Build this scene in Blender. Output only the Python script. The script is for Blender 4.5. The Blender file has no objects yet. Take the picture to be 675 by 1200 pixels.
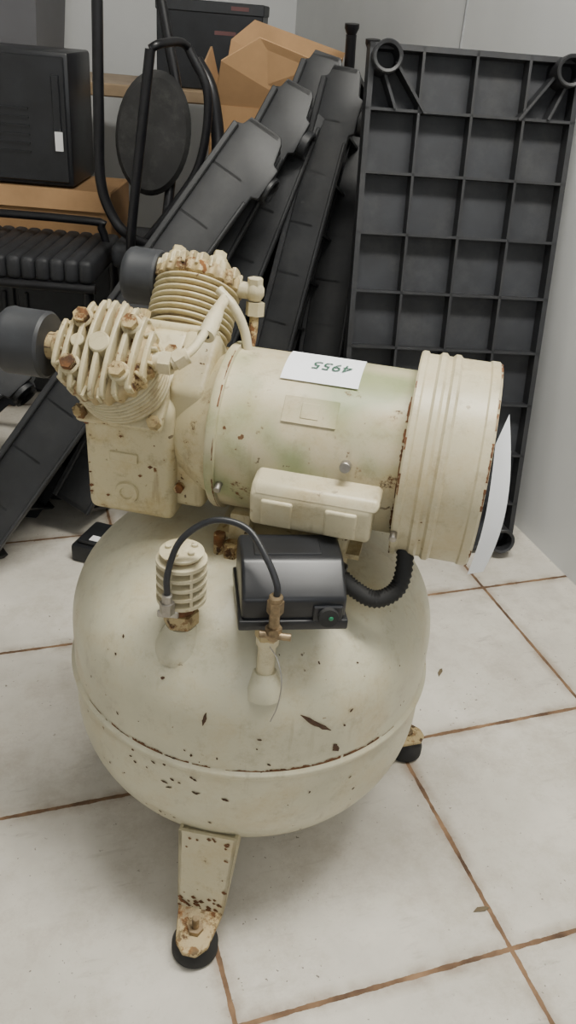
import bpy, bmesh, math, random
from mathutils import Vector, Matrix
random.seed(7)
SC = bpy.context.scene
COL = SC.collection
YAW = math.radians(20)          # build frame is turned 20 deg from the room grid
RZ = Matrix.Rotation(-YAW, 4, 'Z')

# ------------------------------------------------------------------ materials
def new_mat(name):
    m = bpy.data.materials.new(name); m.use_nodes = True
    nt = m.node_tree
    return m, nt, nt.nodes['Principled BSDF']
def N(nt, t, **kw):
    n = nt.nodes.new(t)
    for k, v in kw.items(): setattr(n, k, v)
    return n
def noise(nt, coord, scale, detail=4, rough=.6):
    n = N(nt, 'ShaderNodeTexNoise'); n.inputs['Scale'].default_value = scale
    n.inputs['Detail'].default_value = detail; n.inputs['Roughness'].default_value = rough
    nt.links.new(coord, n.inputs['Vector']); return n.outputs['Fac']
def ramp(nt, fac, a, b, ca=(0,0,0,1), cb=(1,1,1,1)):
    r = N(nt, 'ShaderNodeValToRGB'); r.color_ramp.elements[0].position = a; r.color_ramp.elements[1].position = b
    r.color_ramp.elements[0].color = ca; r.color_ramp.elements[1].color = cb
    nt.links.new(fac, r.inputs[0]); return r.outputs[0]
def math_(nt, op, a, b=None):
    n = N(nt, 'ShaderNodeMath', operation=op)
    for i, v in enumerate((a, b)):
        if v is None: continue
        if isinstance(v, (int, float)): n.inputs[i].default_value = v
        else: nt.links.new(v, n.inputs[i])
    return n.outputs[0]
def mix(nt, fac, a, b):
    n = N(nt, 'ShaderNodeMix', data_type='RGBA')
    if isinstance(fac, (int, float)): n.inputs[0].default_value = fac
    else: nt.links.new(fac, n.inputs[0])
    for i, v in ((6, a), (7, b)):
        if isinstance(v, tuple): n.inputs[i].default_value = v
        else: nt.links.new(v, n.inputs[i])
    return n.outputs[2]
def c4(c): return (c[0], c[1], c[2], 1)

def simple(name, col, rough=.5, metal=0, var=.15, scale=12, bump=0):
    m, nt, b = new_mat(name)
    tc = N(nt, 'ShaderNodeTexCoord').outputs['Object']
    f = noise(nt, tc, scale)
    d = tuple(x*(1-var) for x in col); l = tuple(min(1, x*(1+var)) for x in col)
    nt.links.new(ramp(nt, f, .3, .7, c4(d), c4(l)), b.inputs['Base Color'])
    b.inputs['Roughness'].default_value = rough; b.inputs['Metallic'].default_value = metal
    if bump:
        bp = N(nt, 'ShaderNodeBump'); bp.inputs['Strength'].default_value = bump; bp.inputs['Distance'].default_value = .002
        nt.links.new(noise(nt, tc, 180), bp.inputs['Height']); nt.links.new(bp.outputs[0], b.inputs['Normal'])
    return m

def dusty(name, col, rough=.55, dust=.25):
    """black moulded plastic with a film of dust in patches"""
    m, nt, b = new_mat(name)
    tc = N(nt, 'ShaderNodeTexCoord').outputs['Object']
    base = ramp(nt, noise(nt, tc, 12), .3, .7, c4(tuple(x*.7 for x in col)), c4(tuple(x*1.3 for x in col)))
    f = ramp(nt, noise(nt, tc, 9, 9, .75), .48, .75)
    nt.links.new(mix(nt, math_(nt, 'MULTIPLY', f, dust), base, (.16, .155, .145, 1)), b.inputs['Base Color'])
    b.inputs['Roughness'].default_value = rough
    return m

def paint(name, col, rust=.5, rough=.38, stain=.3, speck=90, green=0):
    """old cream enamel with chips and rust"""
    m, nt, b = new_mat(name)
    tc = N(nt, 'ShaderNodeTexCoord').outputs['Object']
    big = noise(nt, tc, 7, 5)
    base = ramp(nt, big, .3, .7, c4(tuple(x*.76 for x in col)), c4(tuple(min(1, x*1.05) for x in col)))
    yel = ramp(nt, noise(nt, tc, 14, 6, .7), .48, .70)
    base = mix(nt, math_(nt, 'MULTIPLY', yel, stain), base, (.34, .235, .085, 1))
    grim = ramp(nt, noise(nt, tc, 34, 9, .8), .52, .74)
    base = mix(nt, math_(nt, 'MULTIPLY', grim, stain), base, (.16, .11, .055, 1))
    mp_ = N(nt, 'ShaderNodeMapping'); mp_.inputs['Scale'].default_value = (1, 1, .12); nt.links.new(tc, mp_.inputs[0])
    run = math_(nt, 'MULTIPLY', ramp(nt, noise(nt, mp_.outputs[0], 70, 3), .60, .75), ramp(nt, noise(nt, tc, 6, 2), .45, .6))
    base = mix(nt, math_(nt, 'MULTIPLY', run, stain*.8), base, (.20, .13, .06, 1))
    if green:
        g = ramp(nt, noise(nt, tc, 8.5, 2), .54, .68)
        base = mix(nt, math_(nt, 'MULTIPLY', g, green), base, (.20, .255, .11, 1))
    sp = ramp(nt, noise(nt, tc, speck, 3, .5), .76-.12*rust, .79-.12*rust)
    msk = ramp(nt, noise(nt, tc, 11, 3), .48-.1*rust, .6)
    r = math_(nt, 'MULTIPLY', sp, msk)
    blot = ramp(nt, noise(nt, tc, 28, 8, .75), .74-.16*rust, .78-.14*rust)
    r = math_(nt, 'MAXIMUM', r, blot)
    rc = ramp(nt, noise(nt, tc, 50, 4), .4, .65, (.045, .022, .010, 1), (.18, .072, .02, 1))
    colr = mix(nt, r, base, rc)
    nt.links.new(colr, b.inputs['Base Color'])
    nt.links.new(math_(nt, 'ADD', math_(nt, 'MULTIPLY', r, .4), rough), b.inputs['Roughness'])
    bp = N(nt, 'ShaderNodeBump'); bp.inputs['Strength'].default_value = .12; bp.inputs['Distance'].default_value = .002
    nt.links.new(noise(nt, tc, 60, 4), bp.inputs['Height']); nt.links.new(bp.outputs[0], b.inputs['Normal'])
    return m

M_TANK = paint('cream_paint_tank', (.56, .53, .385), .40, .36, .42)
M_MOTOR = paint('cream_paint_motor', (.55, .49, .325), .66, .42, .58, green=.75)
M_COVER = paint('cream_paint_cover', (.59, .53, .355), .56, .40, .52)
M_CAST = paint('cream_paint_casting', (.56, .49, .30), .72, .44, .85)
M_CASTD = paint('grimy_shaded_casting', (.25, .19, .10), .9, .6, .9)  # dark base colour paints shade into the fin gaps, along with grime and rust
M_RUSTY = paint('rusty_cream_paint', (.44, .34, .17), 1.4, .55, 1.0, 60)
M_RUST = simple('rust', (.13, .055, .022), .85, 0, .5, 80)
M_CHIP = simple('paint_chip_rust', (.06, .028, .013), .8, 0, .4, 200)
M_BLACK = simple('black_plastic', (.013, .014, .017), .38, 0, .3, 20)
M_SWITCH = simple('switch_plastic', (.011, .012, .015), .34, 0, .3, 25)
M_RUBBER = simple('black_rubber', (.014, .014, .014), .75, 0, .3, 30)
M_FILTER = simple('filter_plastic', (.024, .026, .030), .5, 0, .2, 30)
M_RACK = dusty('rack_plastic', (.018, .019, .022), .5, .12)
M_RACKB = dusty('rack_plastic_back', (.024, .026, .031), .65, .18)
M_PANEL = dusty('leaning_panel_plastic', (.012, .013, .015), .52, .10)
M_TUBE = simple('black_painted_steel', (.010, .010, .012), .35, .2, .2, 20)
M_FAB = simple('black_upholstery', (.016, .017, .020), .6, 0, .4, 14, .3)
M_FABG = dusty('dusty_grey_upholstery', (.024, .024, .024), .85, .35)
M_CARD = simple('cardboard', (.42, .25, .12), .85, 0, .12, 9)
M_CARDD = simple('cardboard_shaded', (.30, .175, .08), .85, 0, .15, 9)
M_WOOD = simple('table_wood', (.32, .23, .14), .5, 0, .2, 10)
M_PAPER = simple('white_paper', (.82, .84, .88), .7, 0, .03, 10)
M_INK = simple('green_ink', (.03, .09, .06), .6)
M_STEEL = simple('dull_steel', (.35, .33, .30), .4, .9, .25, 60)
M_BRASS = simple('old_brass', (.24, .18, .11), .45, .8, .5, 90)
M_GREEN = simple('green_led', (.01, .16, .07), .3)
M_GREY = simple('grey_plastic', (.13, .13, .14), .6, 0, .1, 4)
M_LEAF = simple('dry_leaf', (.12, .09, .05), .8)
M_LABEL = simple('label_white', (.75, .75, .75), .6, 0, .03)

# ------------------------------------------------------------------ geometry helpers
def join(*gs):
    V, F = [], []
    for v, f in gs:
        o = len(V); V += list(v); F += [tuple(i+o for i in q) for q in f]
    return V, F
def xf(g, M): return [M @ Vector(v) for v in g[0]], g[1]
def T(x, y, z): return Matrix.Translation((x, y, z))
def R(a, ax): return Matrix.Rotation(math.radians(a), 4, ax)
def from_bm(bm):
    bm.verts.ensure_lookup_table(); bm.verts.index_update()
    g = ([v.co.copy() for v in bm.verts], [tuple(v.index for v in f.verts) for f in bm.faces]); bm.free(); return g
def bevel(g, w, seg=2, ang=25):
    bm = bmesh.new(); vs = [bm.verts.new(v) for v in g[0]]
    for f in g[1]:
        try: bm.faces.new([vs[i] for i in f])
        except ValueError: pass
    bm.normal_update()
    bmesh.ops.recalc_face_normals(bm, faces=bm.faces)
    es = [e for e in bm.edges if len(e.link_faces) == 2 and e.calc_face_angle(0) > math.radians(ang)]
    bmesh.ops.bevel(bm, geom=es, offset=w, segments=seg, profile=.5, affect='EDGES', clamp_overlap=True)
    return from_bm(bm)
def box(sx, sy, sz, c=(0, 0, 0), bv=0, seg=2):
    V = [(c[0]+sx*a/2, c[1]+sy*b/2, c[2]+sz*d/2) for a in (-1, 1) for b in (-1, 1) for d in (-1, 1)]
    F = [(0,1,3,2),(4,6,7,5),(0,4,5,1),(2,3,7,6),(0,2,6,4),(1,5,7,3)]
    g = ([Vector(v) for v in V], F)
    return bevel(g, bv, seg) if bv else g
def extr(prof, x0, x1, bv=0, seg=2):
    """profile in YZ extruded along X"""
    n = len(prof)
    V = [Vector((x0, p[0], p[1])) for p in prof]+[Vector((x1, p[0], p[1])) for p in prof]
    F = [tuple(range(n-1, -1, -1)), tuple(range(n, 2*n))]+[(i, (i+1) % n, n+(i+1) % n, n+i) for i in range(n)]
    return bevel((V, F), bv, seg) if bv else (V, F)
def lathe(prof, o=(0,0,0), ax=(0,0,1), seg=48):
    q = Vector(ax).normalized().to_track_quat('Z', 'Y').to_matrix().to_4x4()
    Mx = Matrix.Translation(o) @ q
    V, F, rows = [], [], []
    for a, r in prof:
        if r < 1e-6:
            rows.append([len(V)]*seg); V.append(Vector((0, 0, a)))
        else:
            rows.append([len(V)+i for i in range(seg)])
            for i in range(seg):
                t = 2*math.pi*i/seg; V.append(Vector((r*math.cos(t), r*math.sin(t), a)))
    for k in range(len(rows)-1):
        A, B = rows[k], rows[k+1]
        for i in range(seg):
            j = (i+1) % seg; q4 = []
            for x in (A[i], A[j], B[j], B[i]):
                if x not in q4: q4.append(x)
            if len(q4) > 2: F.append(tuple(q4))
    return [Mx @ v for v in V], F
def cyl(r, a, b, seg=32, bv=0):
    """solid cylinder between points a, b"""
    a, b = Vector(a), Vector(b); L = (b-a).length; e = bv or min(r, L)*.12
    return lathe([(0, 0), (0, r-e), (e, r), (L-e, r), (L, r-e), (L, 0)], a, b-a, seg)
def hexn(r, a, b): return lathe([(0,0),(0,r),((Vector(b)-Vector(a)).length,r),((Vector(b)-Vector(a)).length,0)], a, Vector(b)-Vector(a), 6)
def smooth_pts(P, n=8):
    P = [Vector(p) for p in P]; Q = [P[0]*2-P[1]]+P+[P[-1]*2-P[-2]]; out = []
    for i in range(1, len(Q)-2):
        for k in range(n):
            t = k/n; a, b, c, d = Q[i-1:i+3]
            out.append(.5*((2*b)+(c-a)*t+(2*a-5*b+4*c-d)*t*t+(3*b-a-3*c+d)*t**3))
    out.append(P[-1]); return out
def tube(P, r, seg=14, n=8, smooth=True, corr=0):
    pts = smooth_pts(P, n) if smooth else [Vector(p) for p in P]
    V, F = [], []; prev = None
    for i, p in enumerate(pts):
        t = (pts[min(i+1, len(pts)-1)]-pts[max(i-1, 0)]).normalized()
        if prev is None: u = t.orthogonal().normalized()
        else: u = (prev-t*prev.dot(t)).normalized()
        prev = u; w = t.cross(u); rr = r*(1+(corr if i % 2 else -corr))
        for k in range(seg):
            a = 2*math.pi*k/seg; V.append(p+u*math.cos(a)*rr+w*math.sin(a)*rr)
    for i in range(len(pts)-1):
        for k in range(seg):
            F.append((i*seg+k, i*seg+(k+1) % seg, (i+1)*seg+(k+1) % seg, (i+1)*seg+k))
    F.append(tuple(range(seg-1, -1, -1))); F.append(tuple((len(pts)-1)*seg+k for k in range(seg)))
    return V, F
def frame_mat(o, ux, uy):
    ux, uy = Vector(ux).normalized(), Vector(uy); n = ux.cross(uy).normalized(); uy = n.cross(ux)
    m = Matrix((ux, uy, n)).transposed().to_4x4(); return Matrix.Translation(o) @ m

class Thing:
    """one real-world object: an empty with its parts; geometry given in the build frame"""
    def __init__(s, name, loc=(0, 0, 0)):
        s.e = bpy.data.objects.new(name, None); s.e.empty_display_size = .05; COL.objects.link(s.e)
        s.loc = Vector(loc); s.e.location = RZ @ s.loc; s.e.rotation_euler = (0, 0, -YAW)
    def add(s, name, g, mat, M=None, sharp=35, smooth=True):
        if M is not None: g = xf(g, M)
        me = bpy.data.meshes.new(name); me.from_pydata([tuple(Vector(v)-s.loc) for v in g[0]], [], g[1])
        bm = bmesh.new(); bm.from_mesh(me); bmesh.ops.recalc_face_normals(bm, faces=bm.faces); bm.to_mesh(me); bm.free()
        me.materials.append(mat)
        if smooth:
            me.polygons.foreach_set('use_smooth', [True]*len(me.polygons)); me.set_sharp_from_angle(angle=math.radians(sharp))
        ob = bpy.data.objects.new(name, me); COL.objects.link(ob); ob.parent = s.e
        return ob

# ------------------------------------------------------------------ room (room axes)
def room_obj(name, g, mat):
    me = bpy.data.meshes.new(name); me.from_pydata([tuple(v) for v in g[0]], [], g[1]); me.materials.append(mat)
    ob = bpy.data.objects.new(name, me); COL.objects.link(ob); return ob
XR, YB, XL, YF, ZC = 1.10, 3.38, -1.7, -1.6, 2.5

m, nt, b = new_mat('floor_tile')
geo = N(nt, 'ShaderNodeNewGeometry').outputs['Position']
sep = N(nt, 'ShaderNodeSeparateXYZ'); nt.links.new(geo, sep.inputs[0])
wob = math_(nt, 'MULTIPLY', math_(nt, 'SUBTRACT', noise(nt, geo, 40, 3), .5), .005)
px_ = math_(nt, 'PINGPONG', math_(nt, 'ADD', sep.outputs[0], -.5325+3.62), .181)
py_ = math_(nt, 'PINGPONG', math_(nt, 'ADD', sep.outputs[1], -.859+3.62), .181)
d = math_(nt, 'ADD', math_(nt, 'MINIMUM', px_, py_), wob)
line = math_(nt, 'LESS_THAN', d, .0031)
near = ramp(nt, d, .002, .020, (1,1,1,1), (0,0,0,1))
cloud = ramp(nt, noise(nt, geo, 5, 6, .65), .3, .75, (.47,.44,.38,1), (.66,.625,.55,1))
smear = ramp(nt, noise(nt, geo, 7, 12, .85), .48, .68)
tile = mix(nt, math_(nt, 'MULTIPLY', smear, .55), cloud, (.31,.26,.195,1))
scr = N(nt, 'ShaderNodeMapping'); scr.inputs['Scale'].default_value = (.18, 1, 1); scr.inputs['Rotation'].default_value = (0, 0, .7); nt.links.new(geo, scr.inputs[0])
scf = math_(nt, 'MULTIPLY', ramp(nt, noise(nt, scr.outputs[0], 55, 5, .6), .60, .72), ramp(nt, noise(nt, geo, 4, 3), .44, .58))
tile = mix(nt, math_(nt, 'MULTIPLY', scf, .45), tile, (.18,.15,.12,1))
nm = math_(nt, 'MULTIPLY', near, ramp(nt, noise(nt, geo, 12, 5), .36, .58))
tile = mix(nt, math_(nt, 'MULTIPLY', nm, .7), tile, (.19,.125,.075,1))
spk = math_(nt, 'MULTIPLY', ramp(nt, noise(nt, geo, 130, 2), .69, .715), ramp(nt, noise(nt, geo, 6, 3), .42, .58))
tile = mix(nt, math_(nt, 'MULTIPLY', spk, .85), tile, (.09,.07,.05,1))
blob = math_(nt, 'MULTIPLY', ramp(nt, noise(nt, geo, 38, 6, .7), .66, .70), ramp(nt, noise(nt, geo, 5, 2), .50, .6))
tile = mix(nt, math_(nt, 'MULTIPLY', blob, .6), tile, (.14,.10,.06,1))
grout = ramp(nt, noise(nt, geo, 14, 4), .35, .7, (.07,.038,.02,1), (.27,.16,.085,1))
nt.links.new(mix(nt, line, tile, grout), b.inputs['Base Color'])
nt.links.new(math_(nt, 'ADD', math_(nt, 'MULTIPLY', line, .4), .46), b.inputs['Roughness'])
bp = N(nt, 'ShaderNodeBump'); bp.inputs['Strength'].default_value = .5; bp.inputs['Distance'].default_value = .002; bp.invert = True
nt.links.new(line, bp.inputs['Height']); nt.links.new(bp.outputs[0], b.inputs['Normal'])
M_FLOOR = m
M_WALL = simple('white_wall_paint', (.64, .65, .65), .6, 0, .05, 3)
M_CEIL = simple('ceiling_paint', (.75, .75, .74), .8, 0, .03, 3)
room_obj('floor', box(XR-XL, YB-YF, .05, ((XR+XL)/2, (YB+YF)/2, -.025)), M_FLOOR)
room_obj('wall_back', box(XR-XL+.1, .05, ZC, ((XR+XL)/2+.05, YB+.025, ZC/2)), M_WALL)
room_obj('wall_right', box(.05, YB-YF, ZC, (XR+.025, (YB+YF)/2, ZC/2)), M_WALL)
room_obj('wall_left', box(.05, YB-YF, ZC, (XL-.025, (YB+YF)/2, ZC/2)), M_WALL)
room_obj('ceiling', box(XR-XL+.1, YB-YF, .05, ((XR+XL)/2, (YB+YF)/2, ZC+.025)), M_CEIL)
M_SEAM = simple('seam_grey', (.33, .34, .35), .7)
room_obj('trim_1', box(.003, .006, ZC, (XR-.0015, 2.08, ZC/2)), M_SEAM)

# ------------------------------------------------------------------ compressor
AX = Vector((-.0346, .8804, 0))
C = Thing('air_compressor', (AX.x, AX.y, 0))
RT, Z1, Z0, BT, BB = .2305, .327, .227, .142, .178
ET, EB = 2.35, 2.15
def rprof(z):
    if z > Z1: return RT*max(0, 1-((z-Z1)/BT)**ET)**(1/ET)
    if z < Z0: return RT*max(0, 1-((Z0-z)/BB)**EB)**(1/EB)
    return RT
def zsurf(x, y):
    r = math.hypot(x-AX.x, y-AX.y); return Z1+BT*max(0, 1-(r/RT)**ET)**(1/ET)
prof = []
for i in range(33):
    a = math.pi/2*(1-i/32); s, c = math.sin(a)**(2/EB), max(0, math.cos(a))**(2/EB); prof.append((Z0-BB*s, RT*c if i else 0))
ZW = .275
for z, dr in ((.24,0),(.2655,0),(.2675,.0018),(.2725,.0042),(ZW,.0048),(.2775,.0040),(.2795,.0006),(.283,0),(.30,0)): prof.append((z, RT+dr))
for i in range(33):
    a = math.pi/2*i/32; s, c = math.sin(a)**(2/ET), max(0, math.cos(a))**(2/ET); prof.append((Z1+BT*s, RT*c if i < 32 else 0))
C.add('tank', lathe(prof, (AX.x, AX.y, 0), (0,0,1), 128), M_TANK, sharp=60)

def chip(ang, z, L, w, tilt, jag=.35, n=9):
    """small rust chip lying on the tank skin"""
    a0 = math.radians(ang); t = math.radians(tilt); top, bot = [], []
    for i in range(n):
        s = (i/(n-1)-.5)*L; e = w*.5*math.sin(math.pi*(i+.3)/(n-.4))
        for sg, lst in ((1, top), (-1, bot)):
            v = sg*e*(1+random.uniform(-jag, jag)); u1 = s*math.cos(t)-v*math.sin(t); v1 = s*math.sin(t)+v*math.cos(t)
            zz = z+v1; r = rprof(zz)+.0009; aa = a0+u1/RT
            lst.append(Vector((AX.x+r*math.cos(aa), AX.y+r*math.sin(aa), zz)))
    V = top+bot; F = [(i, i+1, n+i+1, n+i) for i in range(n-1)]
    return V, F
chips = [chip(-68.5, .345, .048, .007, -38), chip(-61.5, .300, .016, .008, -60), chip(-99, .350, .018, .004, 80)]
for i in range(60):
    an = random.uniform(-150, -20); z = random.choice([random.uniform(.26, .30), random.uniform(.15, .26), random.uniform(.30, .42)])
    s = random.uniform(.0015, .006); chips.append(chip(an, z, s, s*.6, random.uniform(0, 180), n=6))
for i in range(16):
    chips.append(chip(random.gauss(-108, 9), random.uniform(.225, .27), random.uniform(.004,.010), random.uniform(.002,.004), random.uniform(-30, 30), n=7))
C.add('rust_chips', join(*chips), M_CHIP, smooth=False)
seamg = []
for i in range(46):
    an = random.choice([random.uniform(-130, -85), random.uniform(-85, -40), random.uniform(-160, -30)]); L = random.uniform(.006, .030)
    n = 7; V = []; h0 = random.uniform(.001, .0055)
    for k in range(n+1):
        aa = math.radians(an)+(k/n-.5)*L/RT; h = h0*random.uniform(.3, 1)
        for zz, rr in ((.2800, RT+.0008), (.2800+h, RT+.0008)):
            V.append(Vector((AX.x+rr*math.cos(aa), AX.y+rr*math.sin(aa), zz)))
    seamg.append((V, [(2*k, 2*k+2, 2*k+3, 2*k+1) for k in range(n)]))
C.add('seam_rust', join(*seamg), M_RUST, smooth=False)

# legs : pressed channel + foot tab + bolt + rubber puck
def leg(ang):
    M = T(AX.x, AX.y, 0) @ Matrix.Rotation(ang-math.pi/2, 4, 'Z')
    th = .004
    def plate(pts, off):
        n = len(pts); off = Vector(off)
        V = [Vector(p) for p in pts]+[Vector(p)+off for p in pts]
        F = [tuple(range(n)), tuple(range(2*n-1, n-1, -1))]+[(i, (i+1) % n, n+(i+1) % n, n+i) for i in range(n)]
        return V, F
    ta, tb, wa, wb = (.220, .152), (.246, .045), .036, .029
    front = plate([(-wa,ta[0],ta[1]),(wa,ta[0],ta[1]),(wb,tb[0],tb[1]),(-wb,tb[0],tb[1])], (0,-th,0))
    sl = plate([(-wa,ta[0],ta[1]),(-wb,tb[0],tb[1]),(-wb,tb[0]-.022,tb[1]),(-wa,ta[0]-.07,ta[1]-.01)], (th,0,0))
    sr = plate([(wa,ta[0],ta[1]),(wb,tb[0],tb[1]),(wb,tb[0]-.022,tb[1]),(wa,ta[0]-.07,ta[1]-.01)], (-th,0,0))
    tab = bevel(plate([(-wb,.240,.048),(wb,.240,.048),(.020,.285,.036),(.008,.297,.034),(-.008,.297,.034),(-.020,.285,.036)], (0,0,-.006)), .001, 1)
    top = plate([(-wa,ta[0],ta[1]),(wa,ta[0],ta[1]),(wa,.16,.128),(-wa,.16,.128)], (0,0,-th))
    return M, join(front, sl, sr, top), tab
for i, ang in enumerate((math.atan2(-.264, -.0350), math.atan2(.0933, .2511), math.atan2(.1706, -.2064))):
    M, ch, tab = leg(ang)
    C.add('leg_%d' % (i+1), ch, M_COVER, M, smooth=False)
    C.add('foot_tab_%d' % (i+1), tab, M_RUSTY, M, smooth=False)
    rr = []
    for k in range(50):
        z = .0455+abs(random.gauss(0, .010)) if k < 34 else random.uniform(.05, .15)
        x = random.uniform(-.027, .027) if k < 34 else random.choice((-1, 1))*random.uniform(.022, .028); s = random.uniform(.0012,.0045)
        if k > 42: z = random.uniform(.142, .151); x = random.uniform(-.03, .03)
        y = .246+(z-.045)*(.220-.246)/(.152-.045)+.0006
        rr.append(([Vector((x-s,y,z)),Vector((x,y,z-s*.8)),Vector((x+s*.8,y,z+s*.2)),Vector((x+s*.1,y,z+s*.9))],[(0,1,2,3)]))
    C.add('leg_rust_%d' % (i+1), join(*rr), M_RUST, M, smooth=False)
    C.add('foot_bolt_%d' % (i+1), join(hexn(.010, (0,.268,.036), (0,.268,.045)), cyl(.0045, (0,.268,.04), (0,.268,.062), 12), lathe([(0,0),(0,.014),(.0015,.014),(.0015,0)], (0,.268,.0355))), M_BRASS, M)
    C.add('rubber_foot_%d' % (i+1), lathe([(0,0),(0,.025),(.004,.0285),(.016,.0285),(.026,.022),(.031,.020),(.031,0)], (0,.268,0)), M_RUBBER, M)

# --- motor frame
MM = T(.0264, .8704, .588) @ R(-10, 'Z')
mp = [(-.112,0),(-.112,.060),(-.1095,.082),(-.107,.0945),(-.104,.0965),(-.096,.0965),(-.095,.0925),(.114,.0925),(.114,0)]
X = (1, 0, 0)
C.add('motor_body', lathe(mp, (0,0,0), X, 96), M_MOTOR, MM)
def rim_rust(xc, r, n, L=(.008,.03), w=(.001,.003), e0=-60, e1=110):
    out = []
    for i in range(n):
        e = math.radians(random.uniform(e0, e1)); l = random.uniform(*L)/r; V = []; k = 6; w0 = random.uniform(*w)
        for j in range(k+1):
            ee = e+l*j/k; ww = w0*random.uniform(.2, 1)
            for x in (xc-ww, xc+ww*.4): V.append(Vector((x, -r*math.cos(ee), r*math.sin(ee))))
        out.append((V, [(2*j, 2*j+2, 2*j+3, 2*j+1) for j in range(k)]))
    return join(*out)
C.add('motor_rim_rust', join(rim_rust(-.097, .0970, 14, w=(.0006,.0018)), rim_rust(.1005, .0930, 16, w=(.0008,.0026), e0=-50, e1=60)), M_RUST, MM, smooth=False)
cr_ = .1125
def cc(x): return cr_+x
cp = [(.102,.088),(.102,cc(.001)),(.104,cc(.0025)),(.109,cc(.0025)),(.111,cc(0)),(.121,cc(0)),(.124,cc(.003)),(.129,cc(.003)),(.132,cc(0)),(.136,cc(0)),(.139,cc(.003)),(.144,cc(.003)),(.147,cc(0)),(.176,cc(0)),(.178,cc(.0015)),(.186,cc(.0015)),(.189,cc(-.0015)),(.189,.101),(.183,.100),(.183,.0)]
C.add('motor_fan_cover', lathe(cp, (0,0,0), X, 96), M_COVER, MM)
C.add('cover_rim_rust', join(rim_rust(.188, cr_+.0012, 14, (.006,.02), (.0008,.003)), rim_rust(.1035, cr_+.0022, 8, (.006,.014))), M_RUST, MM, smooth=False)
gr = []
for k in range(1, 7): gr.append(lathe([(.1832,.0155*k-.003),(.1865,.0155*k-.003),(.1865,.0155*k+.003),(.1832,.0155*k+.003)], (0,0,0), X, 64))
for k in range(8): gr.append(xf(box(.004,.004,.195,(.1855,0,0)), R(22.5*k,'X')))
C.add('fan_grille', join(*gr), M_BLACK, MM)
def cylpatch(x0, x1, e0, e1, r, n=14, wav=0):
    V, F = [], []
    for j in range(2):
        for i in range(n+1):
            e = math.radians(e0+(e1-e0)*i/n); rr = r+wav*abs(i/n-.5)**2
            V.append(Vector((x1 if j else x0, -rr*math.cos(e), rr*math.sin(e))))
    for i in range(n): F.append((i, i+1, n+1+i+1, n+1+i))
    return V, F
C.add('paper_label', cylpatch(-.040, .044, 63, 103, .0935, 14, .004), M_PAPER, MM)
tcu = bpy.data.curves.new('t', 'FONT'); tcu.body = '4955'; tcu.size = .022; tcu.align_x = 'CENTER'; tcu.align_y = 'CENTER'; tcu.resolution_u = 3; tcu.shear = .2
tob = bpy.data.objects.new('t', tcu); COL.objects.link(tob); bpy.context.view_layer.update()
tm = tob.evaluated_get(bpy.context.evaluated_depsgraph_get()).to_mesh()
tv = []
for v in tm.vertices:
    u, w = -v.co.x, -v.co.y; e = math.radians(82)+w/.093
    tv.append(Vector((.012+u, -.0946*math.cos(e), .0946*math.sin(e))))
tf = [tuple(p.vertices) for p in tm.polygons]
bpy.data.objects.remove(tob)
C.add('label_handwriting', (tv, tf), M_INK, MM, smooth=False)
C.add('nameplate', join(xf(box(.058, .0012, .030, (0, -.0925, 0), .0005, 1), R(-42, 'X')), xf(box(.02, .002, .018, (0, -.0928, 0), .0008, 1), R(-42, 'X'))), M_MOTOR, MM)
# capacitor box under the front of the motor
cb = extr([(-.020,-.026),(.030,-.026),(.030,.028),(-.014,.028),(-.024,.018),(-.026,-.016)], -.064, .066, .009, 4)
MC = MM @ T(.016, -.096, -.030) @ R(10, 'X')
C.add('capacitor_box', cb, M_COVER, MC)
C.add('capacitor_lid', extr([(-.024,.018),(.034,.018),(.036,.028),(.010,.030),(-.016,.028)], -.062, .072, .005, 3), M_COVER, MC)
C.add('capacitor_bumps', join(box(.034,.006,.034,(-.034,-.0250,-.002),.003,3), box(.034,.006,.034,(.034,-.0250,-.002),.003,3)), M_COVER, MC)
C.add('motor_screws', join(cyl(.006,(.046,-.088,.018),(.046,-.101,.020),16), cyl(.004,(.106,-.105,-.042),(.106,-.117,-.045),12), cyl(.004,(-.090,-.085,-.03),(-.090,-.098,-.034),12)), M_STEEL, MM)
# motor cradle on the tank
cr = join(extr([(-.070,-.140),(.075,-.140),(.055,-.085),(.02,-.088),(-.02,-.088),(-.055,-.085)], -.085, -.060, .003),
          extr([(-.070,-.140),(.075,-.140),(.055,-.085),(.02,-.088),(-.02,-.088),(-.055,-.085)], .030, .055, .003),
          box(.17,.12,.006,(-.015,0,-.112)))
C.add('motor_cradle', cr, M_CAST, MM)
C.add('cradle_bolts', join(hexn(.011,(-.075,-.080,-.126),(-.075,-.080,-.110)), hexn(.009,(-.05,-.084,-.123),(-.05,-.084,-.106)), cyl(.007,(-.09,-.078,-.13),(-.09,-.078,-.10))), M_RUSTY, MM)

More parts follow.
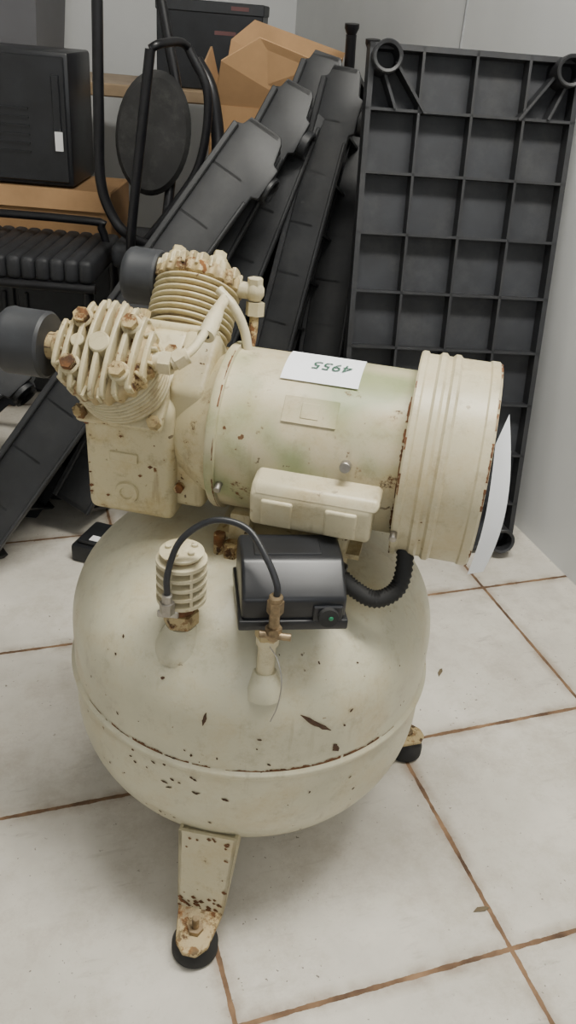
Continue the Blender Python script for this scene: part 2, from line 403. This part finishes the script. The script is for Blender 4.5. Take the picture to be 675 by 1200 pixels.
# crankcase
pc = [(-.066,-.106),(.066,-.106),(.072,.0),(.072,.034),(.0,.108),(-.072,.034),(-.070,.0)]
C.add('crankcase', extr(pc, -.256, -.150, .011, 4), M_CAST, MM)
C.add('crankcase_neck', join(lathe([(-.152,0),(-.152,.062),(-.142,.068),(-.125,.078),(-.110,.084),(-.108,0)],(0,0,0),X,64), extr([(-.052,-.090),(.05,-.090),(.06,.06),(0,.108),(-.06,.06)],-.16,-.118,.008,3)), M_CAST, MM)
C.add('crankcase_plate', join(box(.034,.003,.012,(-.208,-.0700,-.028),.001,1), lathe([(0,0),(0,.015),(.005,.013),(.005,.008),(.003,.007),(.003,0)],(-.206,-.066,-.074),(0,-1,-.03),32)), M_CAST, MM)
C.add('crankcase_screw', hexn(.006,(-.146,-.05,-.062),(-.146,-.062,-.062)), M_RUSTY, MM)
ec = []
for k in range(22):
    z = random.choice((.028+random.uniform(-.004,.006), random.uniform(-.09,.02))); x = random.choice((-.2500, -.2500, random.uniform(-.245,-.16))) if z < .02 else random.uniform(-.245,-.16)
    s = random.uniform(.0012,.0035); y = -.0726 if z > 0 else -.0708+.004*(z/-.106)
    ec.append(([Vector((x-s,y,z)),Vector((x,y,z-s*.8)),Vector((x+s*1.2,y,z+s*.2)),Vector((x+s*.1,y,z+s*.7))],[(0,1,2,3)]))
C.add('crankcase_rust', join(*ec), M_RUST, MM, smooth=False)

def cylinder_unit(tag, xc, dv, shift):
    d = Vector(dv).normalized()
    zx = d; xx = Vector((1,0,0)); yy = zx.cross(xx)
    B = Matrix((xx, yy, zx)).transposed().to_4x4(); F_ = MM @ T(xc,0,0) @ B @ T(0,0,shift)
    C.add('cylinder_flange_'+tag, box(.098,.098,.012,(0,0,.078),.004,2), M_CAST, F_)
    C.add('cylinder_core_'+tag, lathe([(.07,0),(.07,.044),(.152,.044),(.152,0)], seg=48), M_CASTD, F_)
    z = .0875; fl = []
    for k in range(8):
        rr = .0520 if k else .049
        fl.append(lathe([(z,.040),(z+.0002,rr-.0006),(z+.0008,rr),(z+.0024,rr),(z+.003,rr-.0006),(z+.0032,.040)], seg=72)); z += .0078
    z -= .0012
    C.add('cylinder_barrel_'+tag, join(*fl), M_CAST, F_, sharp=50)
    seg = 144; V = []; Fc = []
    rows = [(z-.002,.049,0),(z,.0525,.0018),(z+.012,.0525,.0018),(z+.016,.050,.001),(z+.018,.044,0)]
    for a, r, am in rows:
        for i in range(seg):
            t = 2*math.pi*i/seg; r2 = r+am*math.cos(24*t); V.append(Vector((r2*math.cos(t), r2*math.sin(t), a)))
    for j in range(len(rows)-1):
        for i in range(seg): Fc.append((j*seg+i, j*seg+(i+1) % seg, (j+1)*seg+(i+1) % seg, (j+1)*seg+i))
    Fc.append(tuple((len(rows)-1)*seg+i for i in range(seg))); Fc.append(tuple(range(seg-1,-1,-1)))
    C.add('cylinder_head_'+tag, (V, Fc), M_RUSTY, F_, sharp=50)
    fins = []
    zb = z+.010
    for k in range(-4, 5):
        x = k*.0115; h = math.sqrt(.0525**2-x*x)
        n = 14; pts = [( -h, 0)]
        for i in range(n+1):
            s = -h+2*h*i/n; rr = (x*x+s*s)/.0535**2
            pts.append((s, .007+.017*math.sqrt(max(0, 1-rr*.96))))
        pts.append((h, 0))
        fins.append(bevel(xf(extr([(p[0], p[1]) for p in pts], x-.0024, x+.0024), T(0,0,zb)), .0011, 2, 50))
    C.add('head_fins_'+tag, join(*fins), M_CAST, F_)
    te = []
    for k in range(20):
        te.append(xf(box(.012,.0038,.013,(.0485,0,zb+.004),.001,1), R(k*18+9,'Z')))
    C.add('head_teeth_'+tag, join(*te), M_CAST, F_)
    C.add('head_center_'+tag, join(cyl(.011,(0,0,zb),(0,0,zb+.0255),24), cyl(.007,(-.024,.0,zb),(-.024,.0,zb+.022),16)), M_CAST, F_)
    bl, bo = [], []
    for a in (45, 135, 225, 315):
        x, y = .036*math.cos(math.radians(a)), .036*math.sin(math.radians(a))
        bo.append(cyl(.0105,(x,y,zb),(x,y,zb+.020),24)); bl.append(hexn(.0082,(x,y,zb+.018),(x,y,zb+.027)))
    C.add('head_bosses_'+tag, join(*bo), M_CAST, F_); C.add('head_bolts_'+tag, join(*bl), M_RUSTY if tag == 'front' else M_CAST, F_)
    nb = []
    for a in (-1,1):
        for c in (-1,1): nb += [hexn(.0075,(a*.042,c*.042,.083),(a*.042,c*.042,.094))]
    C.add('flange_nuts_'+tag, join(*nb), M_RUSTY, F_)
    return F_
FF = cylinder_unit('front', -.206, (0,-.7071,.7071), -.003)
FR = cylinder_unit('rear', -.179, (0,.655,.755), .013)
def afilter(tag, F_, x0, L, zc, r):
    C.add('air_filter_'+tag, lathe([(0,0),(0,r*.93),(.003,r),(L-.010,r),(L-.007,r*1.02),(L-.003,r*.98),(L,r*.9),(L,r*.35),(L-.004,r*.3),(L-.004,0)],(x0,0,zc),(-1,0,0),48), M_FILTER, F_)
    C.add('filter_neck_'+tag, join(cyl(.014,(-.045,0,zc),(x0-.004,0,zc),24), cyl(.017,(-.046,0,zc),(-.054,0,zc),24)), M_RUSTY, F_)
    C.add('filter_nut_'+tag, hexn(.0145,(x0+.010,0,zc),(x0-.001,0,zc)), M_BRASS, F_)
afilter('front', FF, -.062, .048, .155, .034)
afilter('rear', FR, -.048, .042, .155, .034)

# discharge pipes
C.add('pipe_fitting_front', xf(join(cyl(.010,(.046,0,.155),(.062,0,.155),20), hexn(.0125,(.057,0,.155),(.069,0,.155)), cyl(.0085,(.067,0,.155),(.083,.012,.155),16), hexn(.011,(.070,.002,.155),(.078,.010,.155))), Matrix()), M_COVER, FF)
P0 = MM.inverted() @ (FF @ Vector((.078,.008,.155)))
C.add('discharge_pipe_front', tube([P0, P0+Vector((.006,.02,.006)), (-.118,-.040,.132), (-.114,-.002,.146)], .0046), M_COVER, MM)
C.add('pipe_tee', join(lathe([(0,.004),(0,.0095),(.03,.0085),(.045,.006),(.062,.0035),(.062,0)],(-.119,-.055,.122),(.003,.060,.030),18)), M_COVER, MM)
C.add('discharge_pipe_lower', tube([(-.128,.02,.150),(-.108,.012,.135),(-.094,.01,.110),(-.087,.005,.08),(-.086,.0,.05)], .0055), M_COVER, MM)
P1 = MM.inverted() @ (FR @ Vector((.052,0,.155)))
C.add('pipe_elbow_rear', join(cyl(.010,P1-Vector((.008,0,0)),P1+Vector((.012,0,0)),20), lathe([(-.010,0),(-.010,.008),(-.004,.0115),(.004,.0115),(.010,.008),(.010,0)],P1+Vector((.018,0,0)),(0,0,1),24), hexn(.0115,P1+Vector((.020,-.002,-.012)),P1+Vector((.020,-.004,-.028))), hexn(.0095,P1+Vector((.018,0,.008)),P1+Vector((.018,0,.016)))), M_COVER, MM)
C.add('discharge_pipe_rear', tube([P1+Vector((.020,-.003,-.02)),P1+Vector((.021,-.014,-.05)),P1+Vector((.020,-.03,-.08)),P1+Vector((.014,-.045,-.125))], .0056), M_RUSTY, MM)

# check valve with fins on tank
vx, vy = -.1047, .7104; vz = zsurf(vx, vy)
C.add('valve_boss', lathe([(-.03,.030),(-.016,.028),(-.004,.021),(.004,.017),(.008,.0165),(.008,0)],(vx,vy,vz),(0,0,1),40), M_TANK)
C.add('valve_stub', join(lathe([(0,.013),(.022,.013),(.022,.0)],(vx,vy,vz+.002)), hexn(.019,(vx,vy,vz+.010),(vx,vy,vz+.026))), M_RUSTY)
VB = .463
C.add('valve_neck', lathe([(0,.015),(VB-vz-.018,.013),(VB-vz-.018,0)],(vx,vy,vz+.02)), M_RUST)
pr = [(0,0),(0,.017)]; z = .002
for k in range(5): pr += [(z,.018),(z+.0015,.0265),(z+.0055,.0265),(z+.007,.018)]; z += .0115
pr += [(z,.018),(z,.022),(z+.003,.023),(z+.005,.019),(z+.006,0)]
C.add('check_valve', lathe(pr,(vx,vy,VB),(0,0,1),48), M_COVER, sharp=50)
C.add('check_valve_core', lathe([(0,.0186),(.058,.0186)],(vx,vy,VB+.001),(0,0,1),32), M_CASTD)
C.add('check_valve_bolts', join(*[cyl(.0035,(vx+.014*math.cos(a),vy+.014*math.sin(a),VB+.060),(vx+.014*math.cos(a),vy+.014*math.sin(a),VB+.068),10) for a in (.5,1.8,3.1,4.4,5.6)]), M_COVER)
C.add('check_valve_ribs', join(*[box(.003,.003,.05,(vx+.0245*math.cos(a),vy+.0245*math.sin(a),VB+.028)) for a in (-1.9,-1.0,.2,1.5,2.8)]), M_COVER)
fy = vy-.030
C.add('valve_fitting', join(cyl(.006,(vx-.008,vy-.01,VB+.010),(vx-.010,fy,VB+.010),14), hexn(.008,(vx-.010,fy,VB+.005),(vx-.010,fy,VB+.018)), cyl(.0055,(vx-.010,fy,VB+.016),(vx-.010,fy,VB+.028),14), box(.022,.004,.008,(vx-.010,fy+.004,VB+.0),.001,1)), M_STEEL)

# pressure switch
sx, sy = .0075, .7168
SZ = .468
MS = T(sx, sy, SZ) @ R(9, 'Z')
C.add('pressure_switch_cover', extr([(-.046,.010),(.045,.010),(.045,.052),(.034,.063),(-.010,.061),(-.032,.046),(-.046,.036)], -.053, .053, .004, 3), M_SWITCH, MS)
C.add('pressure_switch_base', box(.112,.098,.012,(0,0,.006),.002,2), M_SWITCH, MS)
C.add('pressure_switch_recess', join(box(.070,.030,.003,(-.004,.012,.0615),.001,1), box(.030,.004,.018,(.034,-.0475,.02),.001,1)), M_BLACK, MS)
C.add('switch_knob', join(lathe([(0,0),(0,.011),(.008,.010),(.009,0)],(.034,-.047,.018),(0,-1,.1),28)), M_RUBBER, MS)
C.add('switch_lamp', lathe([(0,0),(0,.0025),(.002,0)],(.036,-.0565,.020),(0,-1,.1),12), M_GREEN, MS)
qx, qy = -.010, .676
qz = zsurf(qx, qy)
C.add('switch_pipe_boss', lathe([(-.026,.023),(-.014,.0205),(-.005,.0155),(.003,.0118),(.003,0)],(qx,qy,qz),(0,0,1),32), M_TANK)
C.add('switch_pipe', join(cyl(.0095,(qx,qy,qz),(qx,qy,SZ-.016),24), cyl(.012,(qx,qy,SZ-.026),(qx,qy,SZ-.014),24)), M_COVER)
C.add('switch_nut', join(hexn(.0135,(qx,qy,SZ-.016),(qx,qy,SZ-.002))), M_RUSTY)
ux, uy = -.0045, .654
C.add('switch_fitting', join(cyl(.0055,(ux,uy,SZ-.002),(ux,uy,SZ+.038),16), hexn(.0085,(ux,uy,SZ+.032),(ux,uy,SZ+.046)), cyl(.007,(ux,uy,SZ+.044),(ux,uy,SZ+.052),16), hexn(.0085,(ux,uy,SZ+.006),(ux,uy,SZ+.014)), cyl(.004,(ux-.014,uy,SZ+.004),(ux+.018,uy-.002,SZ+.004),12), cyl(.004,(ux,uy,SZ+.016),(ux,uy+.03,SZ+.016),12)), M_BRASS)
C.add('switch_wire', tube([(qx+.003,qy-.012,SZ-.02),(qx+.012,qy-.022,.44),(qx+.018,qy-.032,.42),(qx+.016,qy-.040,.395),(qx+.010,qy-.044,.376)], .0007, 8), M_STEEL)
C.add('air_line', tube([(vx-.010,fy,VB+.024),(vx-.010,fy+.002,VB+.052),(vx+.002,fy+.010,VB+.088),(vx+.032,fy+.016,VB+.110),(vx+.066,fy+.010,VB+.108),(ux-.012,uy+.016,.551),(ux,uy+.003,.530),(ux,uy,SZ+.048)], .0034, 12), M_BLACK)
C.add('cable_conduit', tube([(sx+.046,sy+.034,.492),(sx+.070,sy+.024,.475),(sx+.096,sy+.020,.466),(sx+.120,sy+.034,.476),(sx+.124,sy+.058,.508),(sx+.110,sy+.070,.540),(sx+.10,sy+.08,.56)], .0094, 16, 14, True, .09), M_RUBBER, sharp=80)
C.add('conduit_gland', cyl(.013, (sx+.041,sy+.035,.495),(sx+.056,sy+.031,.486)), M_BLACK)
# paper taped at the fan cover end
V, F = [], []
nu, nv = 10, 14
for j in range(nv+1):
    for i in range(nu+1):
        u, v = i/nu, j/nv
        w_ = 1-.5*v
        y = -.078-.020*math.sin(v*2.4)+.085*u*w_+.02*v; zz = .062-.162*v-.02*u*v
        V.append(Vector((.1905+.005*math.sin(v*3)+(.010+.016*math.sin(v*2.1+.3))*u, y, zz)))
for j in range(nv):
    for i in range(nu): a = j*(nu+1)+i; F.append((a, a+1, a+nu+2, a+nu+1))
C.add('paper_sheet', (V, F), M_PAPER, MM)

# ------------------------------------------------------------------ ribbed plastic rack panel (right)
def gridpanel(name, M, loc, W=.42, H=.985, nx=4, ny=9, dep=.032, sockets=True):
    G = Thing(name, loc)
    gs = []
    cw, chh = W/nx, H/ny
    for i in range(nx+1):
        w = .010 if i in (0, nx) else .005
        gs.append(box(w, H, dep, (min(max(i*cw, .005), W-.005), H/2, dep/2)))
    for j in range(ny+1):
        w = .010 if j in (0, ny) else .005
        gs.append(box(W, w, dep, (W/2, min(max(j*chh, .005), H-.005), dep/2)))
    G.add('ribs', join(*gs), M_RACK, M, smooth=False)
    G.add('sheet', box(W, H, .006, (W/2, H/2, -.003)), M_RACKB, M, smooth=False)
    if sockets:
        so = []
        for x, y in ((.030, H-.025), (W-.030, H-.025), (.03, .03), (W-.03, .03)):
            so.append(lathe([(0,.028),(.055,.028),(.057,.026),(.055,.021),(.004,.021),(.004,0)], (x, y, 0), (0,0,1), 40))
        G.add('leg_sockets', join(*so), M_RACK, M)
        gu = []
        for sx_ in (1, -1):
            xa = 0 if sx_ == 1 else W
            for a, b_ in (((.050, H-.03), (.112, H-.112)), ((.03, H-.05), (.055, H-.108))):
                p, q = Vector((xa+sx_*a[0], a[1], 0)), Vector((xa+sx_*b_[0], b_[1], 0)); dd = q-p
                mm = Matrix.Translation((p+q)/2+Vector((0,0,.02))) @ Matrix.Rotation(math.atan2(dd.y, dd.x), 4, 'Z')
                gu.append(xf(box(dd.length, .005, .036), mm))
        G.add('gussets', join(*gu), M_RACK, M, smooth=False)
    return G
MR = frame_mat((.098, 1.575, .004), (.99, .118, 0), (.004, .205, .978))
gridpanel('plastic_shelf_panel', MR, (.28, 1.6, 0), W=.405)

# ------------------------------------------------------------------ leaning panels seen from the side
def lean(name, A, B, back=(.30,.95,0), th=.105, wd=.34):
    A, B = Vector(A), Vector(B); L = (B-A).length; bk = Vector(back).normalized()
    uy = (B-A).normalized(); n = bk.cross(uy).normalized()     # thickness direction
    bk = uy.cross(n)
    M = Matrix((n, uy, bk)).transposed().to_4x4(); M = Matrix.Translation(A) @ M
    G = Thing(name, A)
    o = [(0,0),(th,0),(th,L-.125),(th*1.12,L-.12),(th*1.12,L-.055),(th,L-.05),(th*.9,L-.01),(th*.82,L),(th*.2,L),(th*.14,L-.02),(0,L-.025)]
    def wall(z0, z1, oo):
        n_ = len(oo); V = [Vector((p[0],p[1],z0)) for p in oo]+[Vector((p[0],p[1],z1)) for p in oo]
        Fq = [tuple(range(n_)), tuple(range(2*n_-1,n_-1,-1))]+[(i,(i+1) % n_,n_+(i+1) % n_,n_+i) for i in range(n_)]
        return bevel((V, Fq), .003, 2)
    G.add('side_wall', wall(0, .012, o), M_PANEL, M)
    G.add('side_lip', join(box(.012,L-.03,.010,(.006,L/2-.012,-.004),.002,1), box(.007,L-.14,.006,(th-.0035,L/2-.07,-.002),.002,1)), M_PANEL, M)
    G.add('far_wall', wall(wd-.01, wd, o), M_PANEL, M)
    G.add('deck', box(.008, L-.06, wd, (.006, L/2, wd/2), .002, 1), M_PANEL, M)
    G.add('edge_lip', join(box(th*.9,.008,wd,(th*.45,.006,wd/2)), box(th*.6,.008,wd,(th*.5,L-.006,wd/2)), *[box(th*.7,.005,wd,(th*.35,L*k/9,wd/2)) for k in range(1,9)], *[box(th*.6,L-.08,.005,(th*.32,L/2,wd*k/4)) for k in (1,2,3)]), M_PANEL, M)
    G.add('sockets', join(*[lathe([(0,0),(0,.028),(.05,.028),(.052,.024),(.05,.020),(.01,.020),(.01,0)],(th*.72,L-.088,zz),(1,0,0),28) for zz in (.030, wd-.036)]), M_PANEL, M)
    return G
lean('plastic_shelf_panel', (-.665,1.345,.095), (-.150,1.75,.845), th=.11)
lean('plastic_shelf_panel', (-.50,1.52,.10), (-.088,1.86,.905), th=.09)
lean('plastic_shelf_panel', (-.34,1.58,.09), (-.040,1.93,.955), th=.09)
lean('plastic_shelf_panel', (-.17,1.62,.06), (.000,1.90,.93), wd=.3, th=.085)
lean('plastic_shelf_panel', (-.03,1.74,.03), (.030,2.08,.86), back=(.1,1,0), wd=.25, th=.10)
lean('plastic_shelf_panel', (-.98,1.42,.085), (-.62,1.72,.40), wd=.12, th=.10)

# ------------------------------------------------------------------ left clutter
B1 = Thing('plastic_base_part', (-.345, 1.45, 0))
MB = T(-.345,1.45,0) @ R(-16,'Z')
B1.add('body', xf(join(box(.17,.10,.040,(0,0,.020),.006,2), box(.15,.08,.012,(0,.0,.045),.005,2)), MB), M_PANEL)
B1.add('label', xf(box(.030,.018,.001,(-.035,-.025,.0516)), MB), M_LABEL, smooth=False)

BE = Thing('upholstered_bench', (-.70, 2.0, 0))
ribs = []
for k in range(15):
    x = -.98+.0335*k; ribs.append(box(.034,.30,.055,(x,2.06,.462),.012,3))
BE.add('seat', join(*ribs), M_FAB)
BE.add('frame', join(tube([(-1.0,1.92,.425),(-.49,1.92,.425)],.012,12,2,False), tube([(-1.0,2.2,.425),(-.49,2.2,.425)],.012,12,2,False), *[tube([(x,y,.0),(x,y,.425)],.012,12,2,False) for x in (-.97,-.51) for y in (1.93,2.19)],
    tube([(-.97,1.93,.20),(-.51,1.93,.20)],.010,12,2,False), tube([(-.97,2.19,.14),(-.51,2.19,.14)],.010,12,2,False)), M_TUBE)
BE.add('back_rail', join(tube([(-1.0,2.12,.535),(-.56,2.12,.535),(-.52,2.12,.52),(-.50,2.12,.44)],.010,12,4), tube([(-.97,2.12,.535),(-.97,2.12,.44)],.010,10,2,False)), M_TUBE)
CH = Thing('upturned_office_chair', (-.42, 2.05, 0))
CH.add('backrest', xf(lathe([(0,0),(0,.075),(.01,.088),(.03,.092),(.045,.082),(.052,.05),(.052,0)],(0,0,0),(0,0,1),40), T(-.385,2.13,.745) @ R(8,'Y') @ Matrix.Diagonal((.95,1,1.48,1)) @ R(90,'X')), M_FABG)
CH.add('frame', join(tube([(-.478,2.0,1.08),(-.486,2.0,.80),(-.488,2.0,.655),(-.465,2.0,.58),(-.428,2.0,.537),(-.36,2.03,.50)],.012),
    tube([(-.362,1.95,.925),(-.385,1.95,.75),(-.408,1.95,.57),(-.415,1.96,.50)],.011),
    tube([(-.300,2.06,.93),(-.255,2.06,.84),(-.27,2.06,.70),(-.33,2.06,.60),(-.40,2.06,.51)],.010),
    tube([(-.40,2.22,1.08),(-.365,2.2,.93),(-.34,2.18,.80),(-.35,2.12,.62),(-.36,2.08,.50)],.012),
    tube([(-.300,2.2,.90),(-.262,2.18,.84),(-.24,2.16,.72),(-.25,2.1,.60)],.016),
    tube([(-.362,1.95,.925),(-.345,1.96,.935),(-.315,2.03,.94),(-.300,2.06,.93)],.009)), M_TUBE)
CH.add('seat', box(.28,.22,.06,(-.33,2.10,.485),.018,3), M_FAB)
CH.add('seat_post', join(cyl(.02,(-.33,2.10,.02),(-.33,2.10,.47),20), *[xf(box(.14,.03,.025,(.06,0,.03),.006,2), T(-.33,2.10,0) @ R(a,'Z')) for a in (0,72,144,216,288)]), M_TUBE)

CAB = Thing('black_cabinet', (-.86, 2.40, 0))
CAB.add('body', box(.80,.24,.405,(-.80,2.39,.2025),.004,1), M_BLACK, smooth=False)
CAB.add('doors', join(*[box(.38,.010,.38,(x,2.266,.2025),.003,1) for x in (-.995,-.605)], *[box(.01,.010,.10,(x,2.258,.25),.003,1) for x in (-.83,-.77)]), M_FILTER, smooth=False)
K1 = Thing('cardboard_carton', (-.86, 2.40, .405))
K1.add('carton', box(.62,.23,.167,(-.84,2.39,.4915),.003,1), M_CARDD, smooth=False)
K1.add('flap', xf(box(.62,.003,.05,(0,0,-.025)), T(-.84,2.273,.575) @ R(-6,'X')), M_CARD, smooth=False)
PC = Thing('computer_case', (-.86, 2.40, .575))
PC.add('case', box(.44,.22,.31,(-.845,2.39,.735),.008,2), M_BLACK)
PC.add('front_bezel', join(box(.42,.006,.29,(-.845,2.278,.735),.003,1), box(.02,.01,.16,(-.658,2.275,.76),.002,1), *[box(.16,.004,.004,(-.81,2.273,.66+.02*i)) for i in range(6)]), M_BLACK)
PC.add('label', box(.020,.002,.045,(-.655,2.269,.690)), M_LABEL, smooth=False)

TB = Thing('wooden_table', (-.75, 2.85, 0))
TB.add('top', box(1.06,.40,.035,(-.68,2.86,.785),.004,1), M_WOOD)
TB.add('legs', join(*[box(.04,.04,.77,(x,y,.385),.003,1) for x in (-1.16,-.20) for y in (2.70,3.02)]), M_TUBE)
BX = Thing('black_product_box', (-.335, 2.82, .80))
BX.add('box', box(.30,.22,.205,(-.335,2.82,.906),.003,1), M_BLACK, smooth=False)
BX.add('lid', box(.306,.226,.03,(-.335,2.82,1.011),.003,1), M_FILTER, smooth=False)
BX.add('print', join(box(.05,.001,.010,(-.25,2.7062,1.012)), box(.06,.001,.010,(-.29,2.709,.95))), simple('box_print', (.12,.05,.05), .6), smooth=False)
GB = Thing('grey_storage_bin', (-1.0, 2.87, .80))
GB.add('bin', xf(lathe([(0,0),(0,.19),(.02,.20),(.36,.235),(.37,.25),(.385,.25),(.385,.225),(.03,.19),(.03,0)],(0,0,0),(0,0,1),4), T(-.98,2.87,.803) @ R(45,'Z')), M_GREY, smooth=False)
OC = Thing('open_cardboard_box', (-.16, 2.40, 0))
x0, x1, y0, y1, h, t = -.28, .02, 2.32, 2.56, .80, .005
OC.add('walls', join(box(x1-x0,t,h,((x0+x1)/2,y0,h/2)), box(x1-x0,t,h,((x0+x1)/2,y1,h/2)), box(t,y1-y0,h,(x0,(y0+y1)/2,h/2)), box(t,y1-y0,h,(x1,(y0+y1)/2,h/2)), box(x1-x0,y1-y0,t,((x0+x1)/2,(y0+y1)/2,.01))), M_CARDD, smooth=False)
def sheet(pts, th=.005):
    P = [Vector(p) for p in pts]; n = (P[1]-P[0]).cross(P[2]-P[0]).normalized()*th; k = len(P)
    return P+[p+n for p in P], [tuple(range(k)), tuple(range(2*k-1,k-1,-1))]+[(i,(i+1)%k,k+(i+1)%k,k+i) for i in range(k)]
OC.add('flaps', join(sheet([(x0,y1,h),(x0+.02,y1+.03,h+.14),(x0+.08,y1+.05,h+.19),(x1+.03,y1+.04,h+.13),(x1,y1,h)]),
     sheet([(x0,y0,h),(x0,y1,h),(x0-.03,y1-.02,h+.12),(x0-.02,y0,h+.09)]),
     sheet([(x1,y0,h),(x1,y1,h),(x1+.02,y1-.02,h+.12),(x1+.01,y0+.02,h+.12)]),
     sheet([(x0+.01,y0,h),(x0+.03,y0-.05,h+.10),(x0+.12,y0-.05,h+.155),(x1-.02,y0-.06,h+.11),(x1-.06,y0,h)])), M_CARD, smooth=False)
for i, (a, b_) in enumerate((((.10,2.62,0),(.060,2.50,.975)), ((.16,2.55,0),(.115,2.44,.945)))):
    P = Thing('steel_pipe', a)
    P.add('pipe', join(tube([a, b_], .014, 20, 2, False), lathe([(0,.012),(.015,.019),(.025,.019),(.025,0)], b_, (-.02,-.1,1), 20)), M_TUBE)
for (x, y, r) in ((.300,.70,20),(.30,1.17,70)):
    D = Thing('dry_leaf', (x, y, 0))
    D.add('blade', xf(sheet([(-.012,0,.001),(-.004,.004,.003),(.008,.003,.002),(.013,0,.001),(.004,-.003,.002)], .0008), T(x,y,0) @ R(r,'Z')), M_LEAF)

# ------------------------------------------------------------------ lights
M_EM, nt, b = new_mat('fluorescent_tube')
b.inputs['Emission Color'].default_value = (1,.97,.92,1); b.inputs['Emission Strength'].default_value = 6
FL = Thing('ceiling_lamp', (.3, .75, ZC))
FL.add('housing', box(1.24,.22,.05,(.3,.75,ZC-.025),.004,1), M_CEIL)
FL.add('tubes', join(cyl(.014,(-.29,.70,ZC-.07),(.89,.70,ZC-.07)), cyl(.014,(-.29,.80,ZC-.07),(.89,.80,ZC-.07))), M_EM)
def area(name, loc, rot, sx_, sy_, e, col=(1,.97,.89)):
    l = bpy.data.lights.new(name, 'AREA'); l.shape = 'RECTANGLE'; l.size = sx_; l.size_y = sy_; l.energy = e; l.color = col
    o = bpy.data.objects.new(name, l); COL.objects.link(o); o.location = RZ @ Vector(loc); o.rotation_euler = rot; return o
area('lamp_light', (.3,.75,ZC-.10), (0,0,-YAW), 1.2, .3, 64)
area('front_light', (.2,-1.5,1.6), (math.radians(75),0,-YAW), 1.6, 1.2, 10, (.97,.99,1))  # weak unseen area light behind the camera, facing the scene
w = bpy.data.worlds.new('world'); SC.world = w; w.use_nodes = True
w.node_tree.nodes['Background'].inputs[0].default_value = (.97,.99,.97,1); w.node_tree.nodes['Background'].inputs[1].default_value = .40

# ------------------------------------------------------------------ camera
cam = bpy.data.cameras.new('camera'); co = bpy.data.objects.new('camera', cam); COL.objects.link(co)
cam.sensor_fit = 'VERTICAL'; cam.sensor_height = 24; cam.lens = 979/1200*24; cam.clip_start = .01
co.matrix_world = T(0,0,1) @ Matrix.Rotation(-YAW,4,'Z') @ R(59.5,'X') @ R(4.8,'Z')
SC.camera = co
